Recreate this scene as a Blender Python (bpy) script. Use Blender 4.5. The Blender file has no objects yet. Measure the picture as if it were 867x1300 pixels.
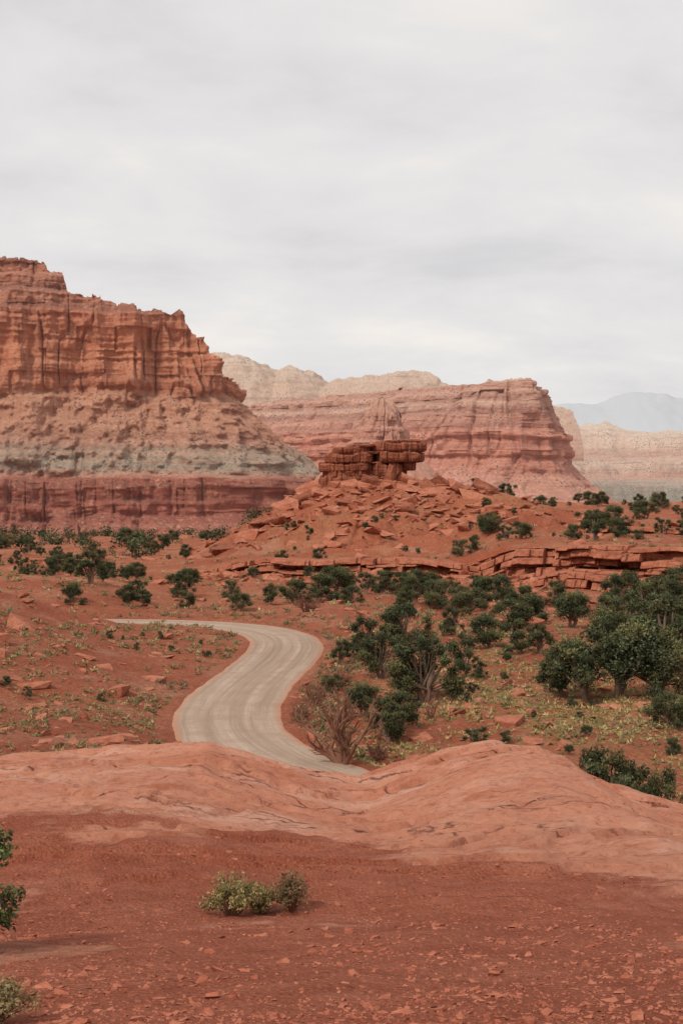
import bpy, math, numpy as np, random, bmesh
from mathutils import Vector, Matrix, Euler
rng=np.random.default_rng(7); random.seed(7)
sc=bpy.context.scene
sc.view_settings.view_transform='Standard'; sc.view_settings.look='None'
sc.view_settings.exposure=0; sc.view_settings.gamma=1

# ---------------- noise ----------------
_P=rng.permutation(256); _R=rng.random(256)*2-1
def vn(x,y=0.,z=0.):
    x,y,z=np.broadcast_arrays(np.asarray(x,float),np.asarray(y,float),np.asarray(z,float))
    xi=np.floor(x).astype(int);yi=np.floor(y).astype(int);zi=np.floor(z).astype(int)
    f=lambda t:t*t*t*(t*(t*6-15)+10)
    u=f(x-xi);v=f(y-yi);w=f(z-zi)
    def h(a,b,c): return _R[(_P[(_P[(_P[(xi+a)&255]+yi+b)&255]+zi+c)&255])]
    l=lambda a,b,t:a+(b-a)*t
    return l(l(l(h(0,0,0),h(1,0,0),u),l(h(0,1,0),h(1,1,0),u),v),l(l(h(0,0,1),h(1,0,1),u),l(h(0,1,1),h(1,1,1),u),v),w)
def hsh(a,b=0,c=0):
    a,b,c=np.broadcast_arrays(np.floor(a).astype(int),np.floor(b).astype(int),np.floor(c).astype(int))
    return _R[(_P[(_P[(_P[a&255]+b)&255]+c)&255])]
def fbm(x,y=0.,z=0.,o=4):
    s=0;a=.5
    for i in range(o):
        s=s+a*vn(np.asarray(x)*2**i+17.3*i,np.asarray(y)*2**i+9.1*i,np.asarray(z)*2**i+3.7*i);a*=.5
    return s
def sm(t): t=np.clip(t,0,1); return t*t*(3-2*t)
def I(x,pts): a=np.array(pts,float); return np.interp(x,a[:,0],a[:,1])

# ---------------- mesh helper ----------------
def mk(name,V,F,mats,smooth=True,col=None,mi=None,link=True,sharp=False):
    V=np.asarray(V,np.float32);F=np.asarray(F,np.int32);k=F.shape[1]
    me=bpy.data.meshes.new(name)
    me.vertices.add(len(V));me.vertices.foreach_set('co',V.ravel())
    me.loops.add(F.size);me.loops.foreach_set('vertex_index',F.ravel())
    me.polygons.add(len(F));me.polygons.foreach_set('loop_start',np.arange(0,F.size,k,dtype=np.int32))
    me.update(calc_edges=True)
    me.polygons.foreach_set('use_smooth',np.full(len(F),smooth))
    if mi is not None: me.polygons.foreach_set('material_index',np.asarray(mi,np.int32))
    if col is not None:
        a=me.color_attributes.new('Col','FLOAT_COLOR','POINT')
        c=np.ones((len(V),4),np.float32);c[:,:3]=col;a.data.foreach_set('color',c.ravel())
    for m in (mats if isinstance(mats,(list,tuple)) else [mats]): me.materials.append(m)
    me.update()
    if not link: return me
    ob=bpy.data.objects.new(name,me);sc.collection.objects.link(ob);return ob
def gf(nr,nc):
    i=np.arange(nr-1)[:,None]*nc+np.arange(nc-1)[None,:];i=i.ravel()
    return np.stack([i,i+1,i+nc+1,i+nc],1)

# ---------------- material helper ----------------
class M:
    def __init__(s,name):
        s.m=bpy.data.materials.new(name);s.m.use_nodes=True;s.t=s.m.node_tree;s.t.nodes.clear()
        s.out=s.t.nodes.new('ShaderNodeOutputMaterial')
    def put(s,sock,v):
        if isinstance(v,bpy.types.NodeSocket): s.t.links.new(v,sock)
        else:
            if hasattr(sock.default_value,'__len__') and not hasattr(v,'__len__'): v=[v]*len(sock.default_value)
            if hasattr(v,'__len__') and len(sock.default_value)==4 and len(v)==3: v=(*v,1)
            sock.default_value=v
    def n(s,ty,out=0,props={},**ins):
        nd=s.t.nodes.new('ShaderNode'+ty)
        for k,v in props.items(): setattr(nd,k,v)
        for k,v in ins.items():
            if k[0]=='i' and k[1:].isdigit(): s.put(nd.inputs[int(k[1:])],v)
            else: s.put(nd.inputs[k.replace('_',' ')],v)
        return nd.outputs[out]
    def math(s,op,a,b=0.,c=0.): return s.n('Math',0,{'operation':op},i0=a,i1=b,i2=c)
    def mix(s,f,a,b,bt='MIX'): return s.n('Mix',2,{'data_type':'RGBA','blend_type':bt},i0=f,i6=a,i7=b)
    def pos(s): return s.n('NewGeometry',0)
    def sc(s,v,k): return s.n('VectorMath',0,{'operation':'MULTIPLY'},i0=v,i1=k)
    def noise(s,v,scale,detail=5,rough=.6,dist=0): return s.n('TexNoise',0,{},Vector=v,Scale=scale,Detail=detail,Roughness=rough,Distortion=dist)
    def vor(s,v,scale,out=0,feat='F1'): return s.n('TexVoronoi',out,{'feature':feat},Vector=v,Scale=scale)
    def ramp(s,f,stops,interp='LINEAR'):
        nd=s.t.nodes.new('ShaderNodeValToRGB');cr=nd.color_ramp;cr.interpolation=interp
        while len(cr.elements)<len(stops): cr.elements.new(.5)
        for e,(p,c) in zip(cr.elements,stops):
            e.position=p
        for e,(p,c) in zip(cr.elements,stops):
            if not hasattr(c,'__len__'): c=(c,c,c)
            e.color=(*c,1)
        s.put(nd.inputs[0],f);return nd.outputs[0]
    def mr(s,v,a,b,c=0.,d=1.): return s.n('MapRange',0,{},i0=v,i1=a,i2=b,i3=c,i4=d)
    def done(s,col,bump=None,bs=.5,bd=.1,rough=.95,em=None,es=0.,spec=.15,trans=0):
        b=s.t.nodes.new('ShaderNodeBsdfPrincipled');s.put(b.inputs['Base Color'],col)
        b.inputs['Roughness'].default_value=rough;b.inputs['Specular IOR Level'].default_value=spec
        if bump is not None: s.t.links.new(s.n('Bump',0,{},Strength=bs,Distance=bd,Height=bump),b.inputs['Normal'])
        if em is not None: b.inputs['Emission Color'].default_value=(*em,1);b.inputs['Emission Strength'].default_value=es
        s.t.links.new(b.outputs[0],s.out.inputs[0]);return s.m

# ---------- world / sun / camera ----------
w=bpy.data.worlds.new('World');sc.world=w;w.use_nodes=True;t=w.node_tree;t.nodes.clear()
SUN_EL,SUN_AZ=math.radians(45),math.radians(218)   # azimuth clockwise from +Y: behind camera, to the left
def wn(ty,**p):
    n=t.nodes.new('ShaderNode'+ty)
    for k,v in p.items(): setattr(n,k,v)
    return n
sky=wn('TexSky',sky_type='NISHITA');sky.sun_disc=False;sky.sun_elevation=SUN_EL;sky.sun_rotation=SUN_AZ
b1=wn('Background');b1.inputs[1].default_value=.1;t.links.new(sky.outputs[0],b1.inputs[0])
tc=wn('TexCoord');sep=wn('SeparateXYZ');t.links.new(tc.outputs['Generated'],sep.inputs[0])
zz=wn('Math',operation='ADD');t.links.new(sep.outputs[2],zz.inputs[0]);zz.inputs[1].default_value=.2
zm=wn('Math',operation='MAXIMUM');t.links.new(zz.outputs[0],zm.inputs[0]);zm.inputs[1].default_value=.1
dv=wn('VectorMath',operation='DIVIDE');cz=wn('CombineXYZ')
for i in range(3): t.links.new(zm.outputs[0],cz.inputs[i])
t.links.new(tc.outputs['Generated'],dv.inputs[0]);t.links.new(cz.outputs[0],dv.inputs[1])
mp=wn('Mapping');t.links.new(dv.outputs[0],mp.inputs[0]);mp.inputs['Scale'].default_value=(1.1,1.2,0);mp.inputs['Location'].default_value=(4.4,2.1,0)
ns=wn('TexNoise');t.links.new(mp.outputs[0],ns.inputs[0]);ns.inputs['Scale'].default_value=1.6;ns.inputs['Detail'].default_value=9;ns.inputs['Roughness'].default_value=.55;ns.inputs['Distortion'].default_value=.25
cr=wn('ValToRGB');t.links.new(ns.outputs[0],cr.inputs[0])
st=[(.3,(.67,.655,.665)),(.45,(.77,.75,.75)),(.56,(.82,.80,.79)),(.7,(.92,.87,.82))]
while len(cr.color_ramp.elements)<4: cr.color_ramp.elements.new(.5)
for e,(p,c) in zip(cr.color_ramp.elements,st): e.position=p
for e,(p,c) in zip(cr.color_ramp.elements,st): e.color=(*c,1)
b2=wn('Background');b2.inputs[1].default_value=1;t.links.new(cr.outputs[0],b2.inputs[0])
mx=wn('MixShader');mx.inputs[0].default_value=.96;t.links.new(b1.outputs[0],mx.inputs[1]);t.links.new(b2.outputs[0],mx.inputs[2])
wo=wn('OutputWorld');t.links.new(mx.outputs[0],wo.inputs[0])
sl=bpy.data.lights.new('sun','SUN');sl.energy=2.4;sl.angle=math.radians(8);sl.color=(1,.91,.80)
so=bpy.data.objects.new('sun',sl);sc.collection.objects.link(so)
d=Vector((math.sin(SUN_AZ)*math.cos(SUN_EL),math.cos(SUN_AZ)*math.cos(SUN_EL),math.sin(SUN_EL)))
so.rotation_euler=d.to_track_quat('Z','Y').to_euler()
cam=bpy.data.cameras.new('camera');co=bpy.data.objects.new('camera',cam);sc.collection.objects.link(co);sc.camera=co
cam.sensor_fit='VERTICAL';cam.sensor_height=36;cam.sensor_width=24;cam.lens=49.85;cam.clip_start=.1;cam.clip_end=100000
co.location=(0,0,0);co.rotation_euler=(math.radians(90-.955),0,0)

# ---------------- terrain functions ----------------
ROAD=np.array([(60,61),(30,59.5),(14,60.5),(7,62.5),(1.5,66.5),(-3,73),(-5.9,80),(-7.3,88),(-7.5,95),(-7.0,104),(-6.0,113),(-5.2,122),(-4.9,130),(-5.6,138),(-8,145),(-12,150),(-18,153),(-26,154),(-40,153),(-70,150)],float)
def spline(P,n):
    s=np.r_[0,np.cumsum(np.hypot(*np.diff(P,axis=0).T))];q=np.linspace(0,s[-1],n)
    X=np.stack([np.interp(q,s,P[:,i]) for i in range(P.shape[1])],1)
    k=np.hanning(int(n/len(P)*1.9)|1);k/=k.sum();h=len(k)//2
    for i in range(2):
        e=np.r_[X[0,i]+(X[0,i]-X[h:0:-1,i]),X[:,i],X[-1,i]+(X[-1,i]-X[-2:-h-2:-1,i])];X[:,i]=np.convolve(e,k,'valid')
    return X
RC=spline(ROAD,420)
def rdist(x,y):
    d=np.full(x.shape,1e9)
    m=(y>40)&(y<190)&(np.abs(x)<90)
    if m.any():
        xs=x[m];ys=y[m];dd=np.full(xs.shape,1e18)
        for p in RC[::3]: dd=np.minimum(dd,(xs-p[0])**2+(ys-p[1])**2)
        d[m]=np.sqrt(dd)
    return d
EDGE=[(-14,-4.9),(-9,-4.6),(-5.8,-4.56),(-3.8,-4.4),(-2.2,-4.3),(-1.4,-4.55),(-.44,-4.82),(.4,-4.92),(1.2,-4.7),(1.9,-4.5),(2.75,-4.38),(3.5,-4.5),(4.1,-4.95),(4.8,-5.3),(5.8,-5.5),(9,-6.2),(14,-7)]
def S(x,y):
    b=I(y,[(-8,-1.4),(0,-1.65),(3,-1.85),(6,-2.27),(11,-3.3),(16,-3.92),(20,-4.3),(24,-4.55)])
    wx=x+.35*fbm(x*.5,y*.5,3.)
    e=(I(wx,EDGE)+4.55)*sm((y-12)/12.)
    # rounded dome on the right
    e=e+.20*np.exp(-((x-2.7)/1.7)**2-((y-19.5)/2.6)**2)-.10*np.exp(-((x-.4)/.9)**2-((y-19)/4.)**2)
    ye=24+1.2*vn(x*.35,2.2)
    q=np.maximum(0,y-ye);dr=np.where(q<4,.12*q*q,.12*16+.96*(q-4))
    z=b+e-dr
    z=z+.09*fbm(x*.45,y*.35,1.,3)+.05*fbm(x*1.5,y*1.1,5.,6)
    # thin exfoliation steps
    f=fbm(x*.22+3,y*.4,8.,4)*3.6+ y*.12
    fr=f-np.floor(f);z=z+.075*sm(fr*16)*sm((1-fr)*1.2)*sm((y-9)/6.)
    f=fbm(x*.6+33,y*.9,18.,4)*3+ y*.2
    fr=f-np.floor(f);z=z+.022*sm(fr*16)*sm((1-fr)*1.2)*sm((y-8)/5.)
    # solution pits
    pt=np.maximum(0,fbm(x*2.2,y*1.6,22.,3)-.22);z=z-.16*pt*sm((y-9)/6.)
    return z
def H(x,y,detail=True):
    x=np.asarray(x,float);y=np.asarray(y,float);x,y=np.broadcast_arrays(x,y)
    R=np.hypot(x,y)
    z=I(y,[(-50,-6),(22,-6),(24,-5.4),(28,-7.6),(33,-9.2),(44,-12.4),(56,-14.3),(62,-14.5),(200,-14.5),(300,-13.4),(380,-14),(450,-15.2),(560,-19),(900,-32),(1200,-42),(4000,-42),(40000,-45)])
    # plateau to the right, behind the ledges
    yl=I(x,[(-30,240),(0,232),(30,224),(60,206),(100,190)])
    hs=I(x,[(-35,0),(-18,1.6),(15,2.2),(26,5.2),(120,5.6)])
    z=z+hs*sm((y-yl+1)/5.)*(1-sm((y-430)/120.))
    z=z+sm((x-15)/40.)*4.6*sm((y-235)/170.)*(1-sm((y-430)/150.))
    # butte mound
    dx=x-8;ax=np.where(dx<0,38,50);ay=np.where(y<300,60,50)
    g=fbm(x*.06,y*.06,4.,4)*.16
    r=np.hypot(dx/ax,(y-300)/ay)+g*sm(np.hypot(dx/ax,(y-300)/ay)*3)
    f=I(r,[(0,1),(.2,.98),(.4,.76),(.6,.47),(.8,.2),(1,0)])
    z=z*(1-f)+1.2*f
    # left hill
    rx=I(y,RC[(RC[:,1]>72)&(RC[:,1]<145)][:,::-1][np.argsort(RC[(RC[:,1]>72)&(RC[:,1]<145)][:,1])])
    ds=np.maximum(0,rx-3.2-x+1.5*fbm(x*.1,y*.1,7.))
    z=z+np.minimum(10,.35*sm(ds/2.)+.0125*ds**1.8)*sm((y-40)/25.)*(1-sm((y-139+.1*ds)/10.))
    # second low swell on the left behind the road
    z=z+2.2*sm((-x-18)/20.)*sm((y-160)/15.)*(1-sm((y-190)/40.))
    if detail:
        k=sm((y-30)/20.)*(1-sm((R-3000)/3000.))
        amp=I(y,[(0,1),(200,1),(450,1.6),(1000,6),(3000,15)])
        z=z+k*(.9*fbm(x*.09,y*.09,2.,5)*np.minimum(amp,3)+.2*fbm(x*.6,y*.6,6.,3)*np.minimum(amp,1.6))
        far=sm((R-500)/400.);z=z+far*k*5*fbm(x*.01,y*.01,1.,3)
        mr=sm(f*6)*sm((1-f)*6);zz_=z*1.1+fbm(x*.1,y*.1,5.)*3;fr=zz_-np.floor(zz_)
        z=z+mr*.35*(sm(fr*4)-.5)+mr*.8*fbm(x*.35,y*.35,9.,4)-mr*.8*np.maximum(0,1-np.abs(fbm(np.arctan2(y-300,x-8)*5.,r*1.3,3.,3)*1.6)/.35)*sm(r*1.6)
    rd=rdist(x,y);q=sm((rd-3.3)/3.5);
    z=-14.58*(1-q)+z*q+.16*np.exp(-((rd-3.9)/.5)**2)
    m=(y<31)
    if m.any(): z=np.where(m,np.minimum(z,S(x,y)-.25),z)
    return z
def h1(x,y): return float(H(np.array([x]),np.array([y]))[0])

# ---------------- materials ----------------
RED1=(.40,.112,.056);RED2=(.49,.175,.095);RED3=(.32,.079,.040)
def soil():
    m=M('red_soil');p=m.pos()
    a=m.noise(p,.05,4);b=m.noise(p,.5,6,.65);c=m.noise(p,4,6,.7)
    col=m.mix(m.ramp(b,[(.35,0),(.65,1)]),RED1,RED2)
    col=m.mix(m.ramp(a,[(.42,0),(.62,.6)]),col,RED3)
    col=m.mix(m.ramp(m.noise(p,.12,6,.7),[(.50,0),(.64,.75)]),col,(.52,.26,.165))
    col=m.mix(m.ramp(c,[(.42,.65),(.6,0)]),col,(.21,.062,.034))
    st=m.vor(p,1.6);col=m.mix(m.ramp(st,[(.0,.6),(.16,0)]),col,(.55,.26,.165))
    m.n('SeparateXYZ',0,{},i0=p);n=m.t.nodes[-1]
    yy=n.outputs[1];xx=n.outputs[0]
    gm=m.math('MULTIPLY',m.mr(xx,0,9),m.math('MULTIPLY',m.mr(yy,66,80),m.mr(yy,165,130)))
    gn=m.ramp(m.noise(p,.16,6,.7),[(.46,0),(.58,.75)])
    fine=m.ramp(m.noise(p,2.5,4,.7),[(.4,.1),(.6,1)])
    col=m.mix(m.math('MULTIPLY',m.math('MULTIPLY',gm,gn),fine),col,(.35,.24,.10))
    g2=m.math('MULTIPLY',m.mr(yy,155,175),m.ramp(m.noise(p,.07,7,.75),[(.48,0),(.6,.45)]))
    col=m.mix(m.math('MULTIPLY',g2,fine),col,(.36,.22,.11))
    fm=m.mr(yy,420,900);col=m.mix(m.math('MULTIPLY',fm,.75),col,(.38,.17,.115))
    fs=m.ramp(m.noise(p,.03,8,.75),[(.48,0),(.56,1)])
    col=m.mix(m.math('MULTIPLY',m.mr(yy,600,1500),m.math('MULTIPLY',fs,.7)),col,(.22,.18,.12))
    return m.done(col,m.noise(p,1.7,10,.75),.95,.5)
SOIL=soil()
def rockmat(name,c1,c2,dark,scale=1.,strata=0.,bd=.15):
    m=M(name);p=m.pos()
    b=m.noise(p,.6*scale,8,.65);c=m.noise(m.sc(p,(.25,.25,3.)),1.1*scale,6,.7)
    col=m.mix(m.ramp(b,[(.35,0),(.65,1)]),c1,c2)
    col=m.mix(m.ramp(c,[(.36,.85*strata),(.48,0)]),col,dark)
    col=m.mix(m.ramp(m.noise(p,3*scale,6,.7),[(.35,.6),(.52,0)]),col,dark)
    v=m.noise(m.sc(p,(1.2,1.2,.15)),1.*scale,4,.6);col=m.mix(m.ramp(v,[(.36,.7*strata),(.44,0)]),col,dark)
    h=m.math('ADD',m.noise(p,2.2*scale,10,.7),m.math('MULTIPLY',c,strata*1.2))
    return m.done(col,h,.9,bd)
ROCK=rockmat('red_sandstone',(.35,.112,.062),(.48,.19,.112),(.17,.052,.03),.5,.5,.4)
CAPR=rockmat('caprock_sandstone',(.28,.088,.050),(.46,.17,.098),(.12,.038,.024),.55,.6,.7)
BOULD=rockmat('boulder_sandstone',(.37,.12,.067),(.50,.21,.13),(.2,.06,.035),.8,.3,.2)
def cliffmat(name,z0,z1,stops,s,haze,hz,es,veg=.0,warp=.05,streak=.5,strat=.5,drk=.5,bmp=5):
    """s = metres per feature"""
    m=M(name);p=m.pos();m.n('SeparateXYZ',0,{},i0=p);xyz=m.t.nodes[-1];z=xyz.outputs[2]
    wv=m.noise(p,.012/s,6,.65);zf=m.mr(z,z0,z1);zf=m.math('ADD',zf,m.math('MULTIPLY',m.math('SUBTRACT',wv,.5),warp*2))
    col=m.ramp(zf,stops)
    big=m.noise(p,.02/s,6,.7);col=m.mix(m.ramp(big,[(.4,.35*drk),(.55,0)]),col,(.34,.13,.08))
    nz=m.n('SeparateXYZ',2,{},i0=m.n('NewGeometry',1))
    steep=m.mr(nz,.55,.25)
    f=m.noise(m.n('VectorMath',0,{'operation':'ADD'},i0=m.sc(p,(.006/s,.006/s,.16/s)),i1=m.sc(m.n('TexNoise',1,{},Vector=p,Scale=.05/s,Detail=3.),(.5,.5,.5))),1.,5,.75)
    col=m.mix(m.ramp(f,[(.36,strat),(.48,0)]),col,(.26,.10,.065))
    col=m.mix(m.ramp(f,[(.54,0),(.66,strat*.8)]),col,(.66,.39,.275))
    v=m.noise(m.sc(p,(.05/s,.05/s,.008/s)),1.,6,.75,.6)
    col=m.mix(m.math('MULTIPLY',m.ramp(v,[(.38,streak),(.49,0)]),steep),col,(.28,.095,.06))
    v2=m.noise(m.sc(p,(.07/s,.07/s,.02/s)),1.3,6,.75,.5)
    col=m.mix(m.math('MULTIPLY',m.ramp(v2,[(.53,0),(.65,streak)]),steep),col,(.74,.36,.21))
    flat=m.mr(nz,.25,.5)
    tn=m.noise(p,.16/s,8,.8);col=m.mix(m.math('MULTIPLY',m.ramp(tn,[(.38,drk),(.47,0)]),flat),col,(.33,.16,.10))
    col=m.mix(m.math('MULTIPLY',m.ramp(tn,[(.53,0),(.61,.6)]),flat),col,(.72,.43,.30))
    patch=m.ramp(m.noise(p,.02/s,4,.7),[(.42,0),(.55,1)])
    vg=m.math('MULTIPLY',m.math('MULTIPLY',m.ramp(m.vor(m.n('VectorMath',0,{'operation':'ADD'},i0=p,i1=(31,57,11)),.2/s),[(.24,veg),(.32,0)]),flat),patch)
    col=m.mix(vg,col,(.09,.09,.055))
    h=m.math('ADD',m.noise(p,.12/s,10,.8),m.math('MULTIPLY',m.math('MULTIPLY',v,steep),1.))
    col=m.mix(haze,col,hz)  # aerial haze painted in: rock colour blended toward the haze tint
    return m.done(col,h,.9,bmp*s,em=hz,es=es)  # rock also glows faintly in haze tint, standing in for scattered airlight
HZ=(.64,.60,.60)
# ---------------- terrain ----------------
r=np.r_[np.linspace(4,70,170)[:-1],np.geomspace(70,470,640)[:-1],np.geomspace(470,60000,150)]
a=np.radians(np.r_[np.linspace(-70,-19,70)[:-1],np.linspace(-19,19,760)[:-1],np.linspace(19,70,70)])
X=r[:,None]*np.sin(a)[None];Y=r[:,None]*np.cos(a)[None]-10
Z=H(X,Y)
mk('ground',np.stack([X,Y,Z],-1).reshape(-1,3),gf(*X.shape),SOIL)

# ---------------- slickrock ----------------
def slick():
    m=M('slickrock_sandstone');p=m.pos();at=m.n('Attribute',0,{'attribute_name':'Col'})
    mask=m.n('SeparateXYZ',0,{},i0=at)
    mk_=m.math('ADD',mask,m.math('MULTIPLY',m.math('SUBTRACT',m.noise(p,1.6,10,.78),.5),2.2))
    mk_=m.mr(mk_,.32,.70)
    a=m.noise(m.sc(p,(.7,1.0,1)),.7,8,.65);b=m.noise(p,7,8,.75)
    rock=m.mix(m.ramp(a,[(.35,0),(.65,1)]),(.54,.205,.122),(.65,.295,.19))
    rock=m.mix(m.ramp(m.noise(m.sc(p,(.8,1.6,1)),.5,9,.7,.4),[(.52,0),(.64,.6)]),rock,(.72,.42,.31))
    rock=m.mix(m.ramp(m.noise(m.sc(p,(.9,1.4,1)),.9,10,.78),[(.38,.65),(.47,0)]),rock,(.41,.13,.073))
    rock=m.mix(m.ramp(b,[(.38,.6),(.48,0)]),rock,(.36,.115,.065))
    rock=m.mix(m.ramp(b,[(.56,0),(.66,.4)]),rock,(.72,.40,.28))
    wp=m.n('VectorMath',0,{'operation':'ADD'},i0=m.sc(p,(.35,1.,.5)),i1=m.sc(m.n('TexNoise',1,{},Vector=p,Scale=1.2,Detail=5.),(.8,.8,.8)))
    ck=m.vor(wp,.8,0,'DISTANCE_TO_EDGE');ckm=m.math('MULTIPLY',m.ramp(ck,[(.0,.85),(.016,0)]),m.ramp(m.noise(p,.5,3),[(.48,0),(.56,1)]))
    rock=m.mix(ckm,rock,(.16,.045,.028))
    g=m.mix(m.ramp(m.noise(p,3,8,.75),[(.35,0),(.65,1)]),(.33,.088,.046),(.47,.15,.085))
    gs=m.vor(p,30);gc=m.n('TexVoronoi',1,{},Vector=p,Scale=30.)
    g=m.mix(m.ramp(gs,[(.25,.65),(.45,0)]),g,m.mix(m.n('SeparateXYZ',0,{},i0=gc),(.22,.055,.03),(.58,.25,.155)))
    g=m.mix(m.ramp(m.noise(p,.8,8,.75),[(.53,0),(.66,.6)]),g,(.54,.21,.13))
    g=m.mix(m.ramp(m.noise(p,.5,7,.75),[(.40,.45),(.5,0)]),g,(.28,.07,.038))
    col=m.mix(mk_,rock,g)
    h=m.math('ADD',m.math('ADD',m.noise(p,3.5,12,.76),m.math('MULTIPLY',m.noise(p,30,5,.7),.25)),m.math('MULTIPLY',m.math('MULTIPLY',gs,mk_),-.4))
    h=m.math('SUBTRACT',h,m.math('MULTIPLY',ckm,.5))
    return m.done(col,h,.95,.12)
xs=np.linspace(-14,14,760);ys=np.r_[np.linspace(-6,4,60)[:-1],np.linspace(4,34,760)]
X,Y=np.meshgrid(xs,ys);Zs=S(X,Y)
def gmask(x,y):
    yb=I(x,[(-6,15.2),(-2.5,16.5),(-1.2,17.5),(.6,15.2),(2.9,11.6),(6,10.5)])+1.8*fbm(x*.6,y*.6,1.5,5)
    m=sm((yb-y)/3.5+.5)
    q=fbm(x*.35,y*.6,11.,5);m=m*(1-.7*sm((q-.05)/.2))
    return m
gm=gmask(X,Y);c=np.stack([gm,gm,gm],-1).reshape(-1,3)
mk('slickrock',np.stack([X,Y,Zs],-1).reshape(-1,3),gf(*X.shape),slick(),col=c)

# ---------------- road ----------------
def roadmat():
    m=M('dirt_road_surface');at=m.n('Attribute',1,{'attribute_name':'Col'})
    p=m.pos();n=m.noise(m.sc(at,(7,12.,0)),1.,6,.65,.15)
    col=m.mix(m.ramp(n,[(.36,0),(.64,1)]),(.30,.212,.155),(.45,.34,.26))
    n2=m.noise(m.sc(at,(22,9.,0)),1.,4,.6,.1)
    col=m.mix(m.ramp(n2,[(.52,0),(.66,.6)]),col,(.50,.39,.305))
    col=m.mix(m.ramp(n2,[(.34,.55),(.44,0)]),col,(.25,.17,.125))
    sx=m.n('SeparateXYZ',0,{},i0=at)
    ab=m.math('ABSOLUTE',m.math('SUBTRACT',sx,.5))
    col=m.mix(m.ramp(m.noise(p,.5,7,.75),[(.4,.5),(.55,0)]),col,(.32,.205,.145))
    col=m.mix(m.ramp(m.noise(p,8,4,.75),[(.4,.35),(.5,0)]),col,(.24,.17,.125))
    e=m.math('ADD',ab,m.math('MULTIPLY',m.math('SUBTRACT',m.noise(p,.7,6,.7),.5),.2))
    col=m.mix(m.mr(e,.39,.5),col,(.44,.19,.11))
    return m.done(col,m.noise(p,6,8,.7),.6,.06)
tg=np.gradient(RC,axis=0);tg/=np.linalg.norm(tg,axis=1)[:,None];nm=np.stack([tg[:,1],-tg[:,0]],1)
cw=np.linspace(-1,1,25);L=np.r_[0,np.cumsum(np.linalg.norm(np.diff(RC,axis=0),axis=1))]
edge=1+.07*fbm(L*.3,0,1.)
PX=RC[:,None,0]+nm[:,None,0]*cw[None]*3.6*edge[:,None];PY=RC[:,None,1]+nm[:,None,1]*cw[None]*3.6*edge[:,None]
PZ=-14.50+.05*(1-cw[None]**2)+.0*PX-.09*(np.abs(cw[None])>.98)
c=np.stack([np.broadcast_to((cw[None]+1)/2,PX.shape),np.broadcast_to(L[:,None]/400,PX.shape),0*PX],-1).reshape(-1,3)
mk('dirt_road',np.stack([PX,PY,PZ],-1).reshape(-1,3),gf(*PX.shape),roadmat(),col=c)

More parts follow.
